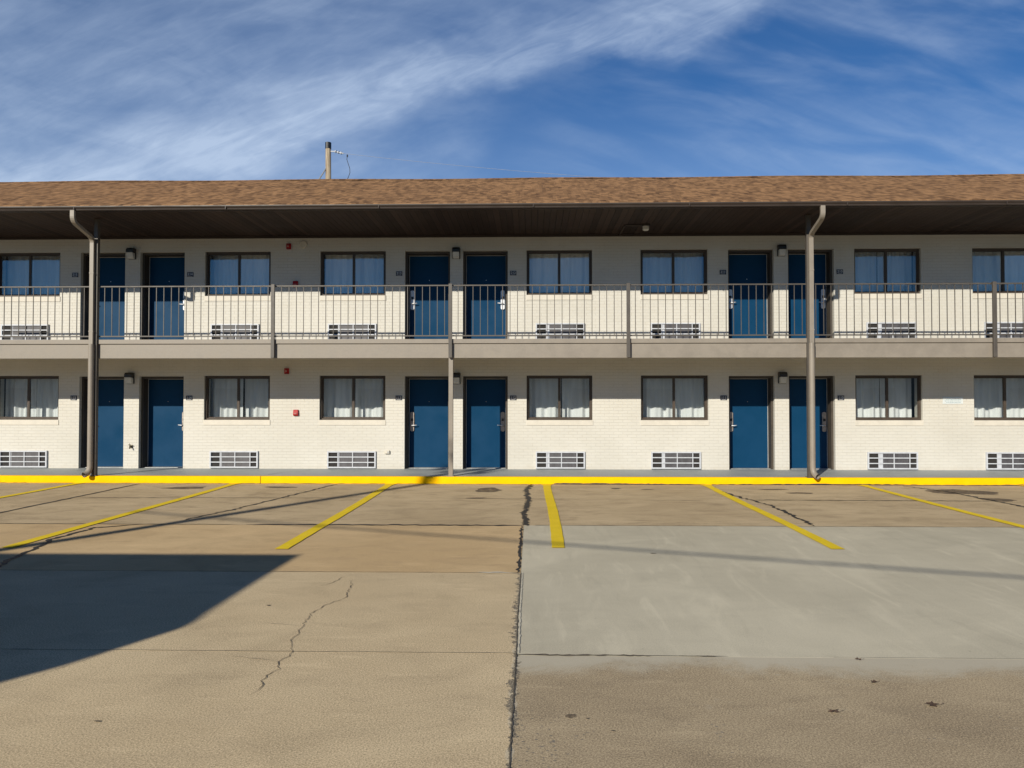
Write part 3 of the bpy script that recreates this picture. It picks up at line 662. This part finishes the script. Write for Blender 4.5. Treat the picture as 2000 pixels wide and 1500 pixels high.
# ------------------------------------------------------------------ curtains
def curtain(a, b, z0, z1, seed, label, loose):
    rnd = random.Random(seed); m = (a+b)/2; y0 = D+0.42
    t = empty('curtain', (m, y0, z0), label=label, cat='curtain', group='curtains behind the room windows')
    gl = rnd.uniform(-0.05, 0.05) if loose else rnd.uniform(-0.05, 0.05); gm = rnd.uniform(0.0, 0.03) if loose else 0.0; gr = rnd.uniform(-0.05, 0.05)
    mm = m + rnd.uniform(-0.05, 0.08)
    for side, (x0, x1) in enumerate(((a+gl, mm-gm/2), (mm+gm/2, b-gr))):
        fs = [(rnd.uniform(38,50), rnd.uniform(0,6), 0.018), (rnd.uniform(19,26), rnd.uniform(0,6), 0.030), (rnd.uniform(6,10), rnd.uniform(0,6), 0.028)]
        sl = rnd.uniform(-0.02, 0.03); n = 150; zt = [z0-0.08, z0+0.18, z0+0.45, z0+0.75, z1+0.08]; mb = MB()
        for k in range(n+1):
            u = k/n
            for j, z in enumerate(zt):
                h = 1-j/4
                x = x0+(x1-x0)*u + sl*h*(1 if side == 0 else -1)*(1-abs(2*u-1)) + 0.010*h*math.sin(11*u+seed)
                y = y0 + (0.012 if side else 0) + sum(A*math.sin(f*(x0+(x1-x0)*u)+p+0.5*h*math.sin(4*u+seed)) for f,p,A in fs)*(0.65+0.35*h)
                mb.v.append((x, y, z))
        for k in range(n):
            for j in range(4): mb.f.append((k*5+j,(k+1)*5+j,(k+1)*5+j+1,k*5+j+1))
        mb.build('curtain_panel', M['curtain'], t, smooth=True)
    return t
wl = ['ground floor window at the left edge of the photo', 'ground floor window right of door 114', 'ground floor window left of door 113', 'ground floor window right of door 112',
      'ground floor window left of door 111', 'ground floor window right of door 110', 'ground floor window at the right edge of the photo']
wu = [s.replace('ground floor','upper floor').replace(' 11',' 21') for s in wl]
for i,(a,b) in enumerate(WIN):
    curtain(a, b, *ZW[0], 10+i, 'white pleated curtain behind the '+wl[i], True); curtain(a, b, *ZW[1], 40+i, 'pale closed curtain behind the '+wu[i], False)

# ------------------------------------------------------------------ air conditioners set in the wall
def make_ac(label, wide):
    w, h = 1.105, 0.382; x0, x1, z0, z1 = -w/2, w/2, 0, h; yf = -0.040
    t = empty('air_conditioner', (0,0,0), label=label, cat='air conditioner', group='wall air conditioners')
    e = 0.030
    MB().box(x0,x0+e,yf,0.01,z0,z1).box(x1-e,x1,yf,0.01,z0,z1).box(x0+e,x1-e,yf,0.01,z1-e,z1).box(x0+e,x1-e,yf,0.01,z0,z0+e).build('sleeve', M['white'], t)
    g = MB()
    for x in (0.245, 0.580, 0.925): g.box(x0+x-.010,x0+x+.010,yf+.006,yf+.016,z0+e,z1-e)
    for z in (0.130, 0.250): g.box(x0+e,x1-e,yf+.001,yf+.0055,z0+z-.011,z0+z+.011)
    g.build('grille', M['white'], t)
    MB().quad((x0+e,-0.006,z0+e),(x1-e,-0.006,z0+e),(x1-e,-0.006,z1-e),(x0+e,-0.006,z1-e)).build('backing', M['dark'], t)
    MB().box(x0+0.27,x1-0.20,-0.016,-0.007,z0+e,z1-e).build('coil', M['coil'], t)
    MB().box(x0+0.255,x0+(0.255+wide),-0.020,-0.0165,z0+e,z1-e).build('side_panel', M['white'], t)
    return t
AX = [(-11.62), (-6.757), (-4.070), (0.647), (3.233), (8.025), (10.62)]
ac_l = [s.replace('window','grey gridded unit low under the window',1) for s in wl]
protos = {}
for fl, zb, names in ((0, 0.164, wl), (1, 3.055, wu)):
    for i, x in enumerate(AX):
        lab = 'white gridded air conditioner under the ' + names[i].replace('at the left edge of the photo','at the far left edge').replace('at the right edge of the photo','at the far right edge')
        w_ = 0 if x < 0 else (1 if x < 4 else 2)
        if w_ not in protos: protos[w_] = make_ac(lab, (0.018, 0.055, 0.085)[w_]); o = protos[w_]
        else: o = copy_tree(protos[w_]); o['label'] = lab
        o.location = (x, D-0.002, zb)

# ------------------------------------------------------------------ wall lamps between the doors
def make_lamp():
    t = empty('wall_light', (0,0,0), label='x', cat='wall light', group='wall lights between the doors')
    MB().prism_x([(0,0.0),(0,0.25),(-0.10,0.25),(-0.145,0.21),(-0.145,0.145),(-0.022,0.135),(-0.022,0.0)], -0.085, 0.085).build('housing', M['black'], t, bevel=0.005)
    MB().prism_x([(-0.023,0.004),(-0.023,0.134),(-0.138,0.143),(-0.115,0.03),(-0.07,0.004)], -0.070, 0.070).build('lamp_lens', M['lens'], t, bevel=0.008)
    return t
proto = None
for x, z, lab in ((-9.145, 4.925, 'doors 215 and 214 upstairs'), (-1.700, 4.900, 'doors 213 and 212 upstairs'), (5.600, 4.925, 'doors 211 and 210 upstairs'),
                  (-9.155, 2.075, 'doors 115 and 114 downstairs'), (-1.690, 2.065, 'doors 113 and 112 downstairs'), (5.600, 2.075, 'doors 111 and 110 downstairs')):
    if proto is None: proto = make_lamp(); o = proto
    else: o = copy_tree(proto)
    o['label'] = 'small black wall light with frosted lens between '+lab; o.location = (x, D-0.002, z)

# ------------------------------------------------------------------ room number plaques
def text_mesh(txt, size, mat, parent, loc, name='lettering', thick=0.001):
    cu = bpy.data.curves.new(name, 'FONT'); cu.body = txt; cu.size = size; cu.align_x = 'CENTER'; cu.align_y = 'CENTER'; cu.extrude = thick; cu.offset = size*0.012
    to = bpy.data.objects.new(name+'_tmp', cu); COL.objects.link(to)
    dg = bpy.context.evaluated_depsgraph_get(); me = bpy.data.meshes.new_from_object(to.evaluated_get(dg)); 
    bpy.data.objects.remove(to); bpy.data.curves.remove(cu)
    me.name = name; me.materials.clear(); me.materials.append(mat)
    me.transform(Matrix.Rotation(R(90), 4, 'X')); o = bpy.data.objects.new(name, me); COL.objects.link(o); o.parent = parent; o.location = loc
    return o
def plaque(x, z, txt, label):
    t = empty('room_number_sign', (x, D-0.001, z), label=label, cat='sign', group='room number signs')
    MB().box(x-.072,x+.072,D-.012,D-.001,z-.052,z+.052).build('plate', M['navy'], t, bevel=0.002)
    text_mesh(txt, 0.078, M['num'], t, (0,-0.0125,0.004))
    for k in range(1): MB().box(x-.045,x+.045,D-.0135,D-.0125,z-.044,z-.038).build('braille_strip', M['num'], t)
XS = [-10.475, -7.80, -3.005, -0.410, 4.305, 6.905]
for x, n, side in zip(XS, ('15','14','13','12','11','10'), ('left','right')*3):
    plaque(x, 4.575, '2'+n, 'dark plaque numbered 2%s on the upper wall just %s of its door' % (n, side))
    plaque(x, 1.752, '1'+n, 'dark plaque numbered 1%s on the ground floor wall just %s of its door' % (n, side))

# ------------------------------------------------------------------ alarms and small fittings
def strobe(x, z, label):
    t = empty('fire_alarm_strobe', (x,D,z), label=label, cat='fire alarm', group='fire alarm strobes')
    MB().box(x-.052,x+.052,D-.045,D-.001,z-.066,z+.066).build('housing', M['red'], t, bevel=0.008)
    MB().box(x-.022,x+.014,D-.075,D-.046,z-.020,z+.022).build('strobe_lens', M['pink'], t, bevel=0.006)
    MB().box(x-.035,x+.035,D-.049,D-.0455,z-.055,z-.045).box(x-.035,x+.035,D-.049,D-.0455,z+.040,z+.048).build('sounder_slots', M['black'], t)
strobe(-5.53, 5.203, 'small red alarm strobe high on the upper wall between two windows')
strobe(-5.56, 2.358, 'small red alarm strobe high on the ground floor wall under the balcony')
def pull(x, z, label):
    t = empty('fire_alarm_pull_box', (x,D,z), label=label, cat='fire alarm', group='fire alarm pull boxes')
    MB().prism_x([(D-.001,z-.07),(D-.001,z+.07),(D-.045,z+.064),(D-.060,z-.045),(D-.040,z-.07)], x-.055, x+.055).build('housing', M['red'], t, bevel=0.006)
    MB().box(x-.034,x+.034,D-.075,D-.050,z-.022,z-.006).box(x-.008,x+.008,D-.072,D-.050,z-.04,z-.022).build('pull_handle', M['pink'], t, bevel=0.003)
pull(-5.37, 4.345, 'red alarm pull box behind the balcony top rail, between two upper windows')
pull(-5.345, 1.415, 'red alarm pull box on the sunlit ground floor wall between two windows')
mb = MB().tube([(-5.195,D-.001,5.245),(-5.195,D-.035,5.245)], 0.085, 20); 
o = mb.build('junction_box', M['beigebox'], at=(-5.195,D,5.245), bevel=0.008, label='round beige painted junction box high on the upper wall beside the alarm strobe', cat='junction box')
ot = empty('outlet_box', (-3.26,D,0.525), label='small grey outdoor outlet box low on the wall between window and door 113', cat='outlet')
MB().box(-3.315,-3.205,D-.05,D-.001,0.490,0.565).build('cover', M['beigebox'], ot, bevel=0.008)
MB().box(-3.255,-3.215,D-.056,D-.051,0.505,0.550).build('lid', M['grey'], ot, bevel=0.004)
hb = empty('garden_tap', (-9.13,D,0.64), label='small dark garden tap low on the wall between doors 115 and 114', cat='tap')
MB().tube([(-9.13,D,0.64),(-9.13,D-.07,0.64),(-9.12,D-.10,0.60)], [.014,.014,.012], 10).build('spout', M['brass'], hb, smooth=True)
MB().tube([(-9.13,D-.06,0.66),(-9.13,D-.075,0.685)], 0.008, 8).box(-9.165,-9.095,D-.082,D-.074,0.680,0.692).box(-9.136,-9.124,D-.083,D-.073,0.655,0.715).build('handle', M['brass'], hb)
MB().box(-9.165,-9.10,D-.008,D,0.605,0.675).build('wall_plate', M['brass'], hb)
sl = empty('soffit_light', (2.435,16.35,5.445), label='small white lamp with dark conduit under the upper ceiling', cat='ceiling light')
MB().tube([(2.435,16.35,5.444),(2.435,16.35,5.40)], 0.09, 18).build('base_plate', M['gutter'], sl)
MB().tube([(2.435,16.35,5.399),(2.435,16.35,5.33),(2.435,16.35,5.31)], [0.068,0.068,0.045], 18).build('lamp_lens', M['lens'], sl, smooth=False)
MB().tube([(2.34,16.35,5.425),(2.0,16.35,5.425),(1.99,16.5,5.425),(1.99,D-.04,5.425)], 0.014, 8).build('conduit', M['gutter'], sl)
sg = empty('notice_sign', (9.37,D,1.70), label='small white notice with faint rows of lettering between the two right hand ground floor windows', cat='sign')
MB().box(9.145,9.590,D-.008,D-.001,1.615,1.775).build('panel', M['signw'], sg, bevel=0.002)
mb = MB(); 
for r_, z in enumerate((1.745, 1.713, 1.681, 1.649)):
    x = 9.19 if r_ % 2 == 0 else 9.22
    while x < 9.53:
        w = random.uniform(0.012, 0.035); mb.box(x, x+w, D-.0092, D-.0081, z-.006, z+.006); x += w+0.008
mb.build('lettering', M['signt'], sg)

# ------------------------------------------------------------------ dry leaves on the lot
def leaf(x, y, s, rot, label):
    v = []; n = 14
    for k in range(n):
        a = 2*math.pi*k/n; r = s*(1.0 if k % 2 == 0 else 0.5)*random.uniform(.8,1.1)
        v.append((x+r*math.cos(a+rot), y+r*0.8*math.sin(a+rot), 0.008+0.010*math.sin(a*1.5)**2))
    mb = MB(); b = len(v); mb.v = v+[(x,y,0.010)]; mb.f = [(k,(k+1)%n,b) for k in range(n)]
    mb.v += [(x+s,y,0.008),(x+s*1.7,y+s*.3,0.012),(x+s*1.7,y+s*.4,0.012)]; mb.f.append((b+1,b+2,b+3))
    o = mb.build('dry_leaf', M['leaf'], at=(x,y,0.006), label=label, cat='leaf', group='dry leaves on the concrete')
    md = o.modifiers.new('thick','SOLIDIFY'); md.thickness = 0.001
leaf(2.235, 4.375, 0.042, 0.4, 'dark star shaped dry leaf on the brown concrete at the lower right')
leaf(1.645, 4.265, 0.034, 1.4, 'dark curled dry leaf on the brown concrete, left of the star shaped one')
leaf(2.060, 4.715, 0.022, 2.1, 'small brown leaf just below the pale cement edge')
leaf(2.140, 5.120, 0.024, 0.9, 'small brown leaf lying on the joint of the grey concrete')

# ------------------------------------------------------------------ utility pole behind the roof
up = empty('utility_pole', (-9.62, 36, 0), label='weathered wooden utility pole with black cap rising behind the roof', cat='utility pole')
MB().tube([(-9.55,36,0),(-9.60,36,7),(-9.64,36,13.62)], [0.19,0.15,0.128], 14).build('pole_shaft', M['pole'], up, smooth=True)
MB().tube([(-9.64,36,13.63),(-9.64,36,13.92)], 0.142, 14).build('pole_cap', M['black'], up)
ins = MB().tube([(-9.52,36,13.50),(-9.30,35.9,13.46)], 0.030, 8)
for k in range(3):
    x = -9.27+k*0.13; ins.tube([(x,35.88,13.45-k*0.035),(x+0.05,35.86,13.44-k*0.035)], 0.065, 10)
ins.tube([(-9.30,35.9,13.46),(-8.85,35.8,13.33)], 0.025, 8)
ins.build('insulator', M['white'], up)
MB().tube([(-8.68,35.8,13.23),(-8.70,35.8,13.05),(-8.64,35.8,12.85),(-8.56,35.8,12.62),(-8.55,35.8,12.42),(-8.62,35.8,12.22),(-8.76,35.9,12.0),(-9.2,36,11.0)], 0.014, 6).tube([(-8.68,35.8,13.27),(-8.68,35.8,13.17)], 0.035, 8).build('jumper_wire', M['cable'], up)
MB().tube([(-9.66,36,13.0),(-9.75,35.9,12.6),(-10.2,35.5,11.6)], 0.03, 6).build('brace_wire', M['grey'], up)
pw = [( -8.85+(60*t), 35.8-6*t, 13.33-22*t*(1-t)*0.30-2.6*t) for t in [k/30 for k in range(31)]]
MB().tube(pw, 0.006, 6).build('power_line', M['alu'], at=(-8.85,35.8,13.33), label='thin pale power line running right from the pole behind the roof', cat='power line')

# ------------------------------------------------------------------ what stands behind the viewer (their shadows fall on the lot, their image in the panes)
h = 3.6; sx_, sy_ = SHIFT.x*h, SHIFT.y*h
shadow = [(-2.543, 8.451), (-2.574, 7.458), (-2.588, 6.553), (-2.595, 6.17), (-2.579, 5.926), (-2.607, 5.724), (-2.785, 5.345), (-2.963, 4.962), (-3.209, 4.593), (-4.439, 2.748), (-13, 3.593), (-13, 8.41)]
can = empty('canopy', (-10, -4, 0), label='flat dark canopy on steel posts behind the viewer', cat='canopy')
MB().prism_z([(x-sx_, y-sy_) for x,y in shadow], h-0.04, h).build('canopy_roof', M['dark'], can)
for x, y in ((-13.5,-1.2),(-10.5,-1.2),(-8.2,-1.0)): MB().tube([(x,y,0),(x,y,h-0.041)], 0.07, 12).build('post', M['grey'], can)
lp = empty('light_pole', (-12.0, -2.6, 0), label='tall light pole with floodlights behind the viewer', cat='light pole')
def on_shadow(T, z): return (T[0]-SHIFT.x*z, T[1]-SHIFT.y*z, z)
topv = Vector(on_shadow((-1.95, 15.95), 9.4)); 
slope = 0.558; by = topv.y - 0.2; basev = Vector((-1.95-slope*(15.95-by), by, 0))
lp.location = basev
up2 = topv + (topv-basev).normalized()*0.75
MB().tube([basev, topv, up2], [0.12,0.095,0.08], 12).build('shaft', M['pole'], lp)
c = up2
MB().tube([c+Vector((-0.90,0.1,-0.05)), c+Vector((0.65,-0.1,-0.05))], 0.03, 8).build('crossarm', M['grey'], lp)
for dx, dz in ((-0.84,0.05),(-0.30,-0.30),(0.06,0.0),(0.55,-0.42)):
    q = c+Vector((dx,0.05,dz)); MB().box(q.x-.12,q.x+.12,q.y-.10,q.y+.14,q.z-.08,q.z+.12).build('floodlight', M['grey'], lp, bevel=0.02)
MB().tube([topv+Vector((0.1,0,-0.12)), topv+Vector((0.1,0,0.22))], 0.10, 10).build('ballast_box', M['grey'], lp)
ca = Vector(on_shadow((-0.248,9.80), 6.0)); cb = Vector(on_shadow((5.095,8.117), 6.0)); dirc = (cb-ca)/(cb.x-ca.x)
t0 = basev.x + 0.5 - ca.x; P0 = ca+dirc*t0; P1 = ca+dirc*(24-ca.x)
cp = [P0.lerp(P1, k/24) + Vector((0,0,-0.35*4*(k/24)*(1-k/24))) for k in range(25)]
MB().tube([tuple(p) for p in cp], 0.021, 6).build('service_cable', M['cable'], at=tuple(P0), label='overhead service cable behind the viewer', cat='cable')
ep = empty('cable_pole', (24, P1.y, 0), label='wooden pole carrying the service cable behind the viewer', cat='utility pole')
MB().tube([(24,P1.y,0),(24,P1.y,7)], [0.14,0.11], 12).build('shaft', M['pole'], ep)
ob = empty('unseen_building', (0,-40,0), label='unseen low brown building added behind the viewer', cat='building')  # out of view, added for its reflection in the lower panes
MB().box(-70,70,-52,-40,-0.03,5.2).build('wall', M['beigebox'], ob)
MB().box(-71,71,-53,-39.3,5.2,5.9).build('parapet', M['post'], ob)
for k in range(20): MB().box(-66+k*7,-63+k*7,-39.98,-39.9,1.0,2.8).build('window', M['glass'] if False else M['navy'], ob)
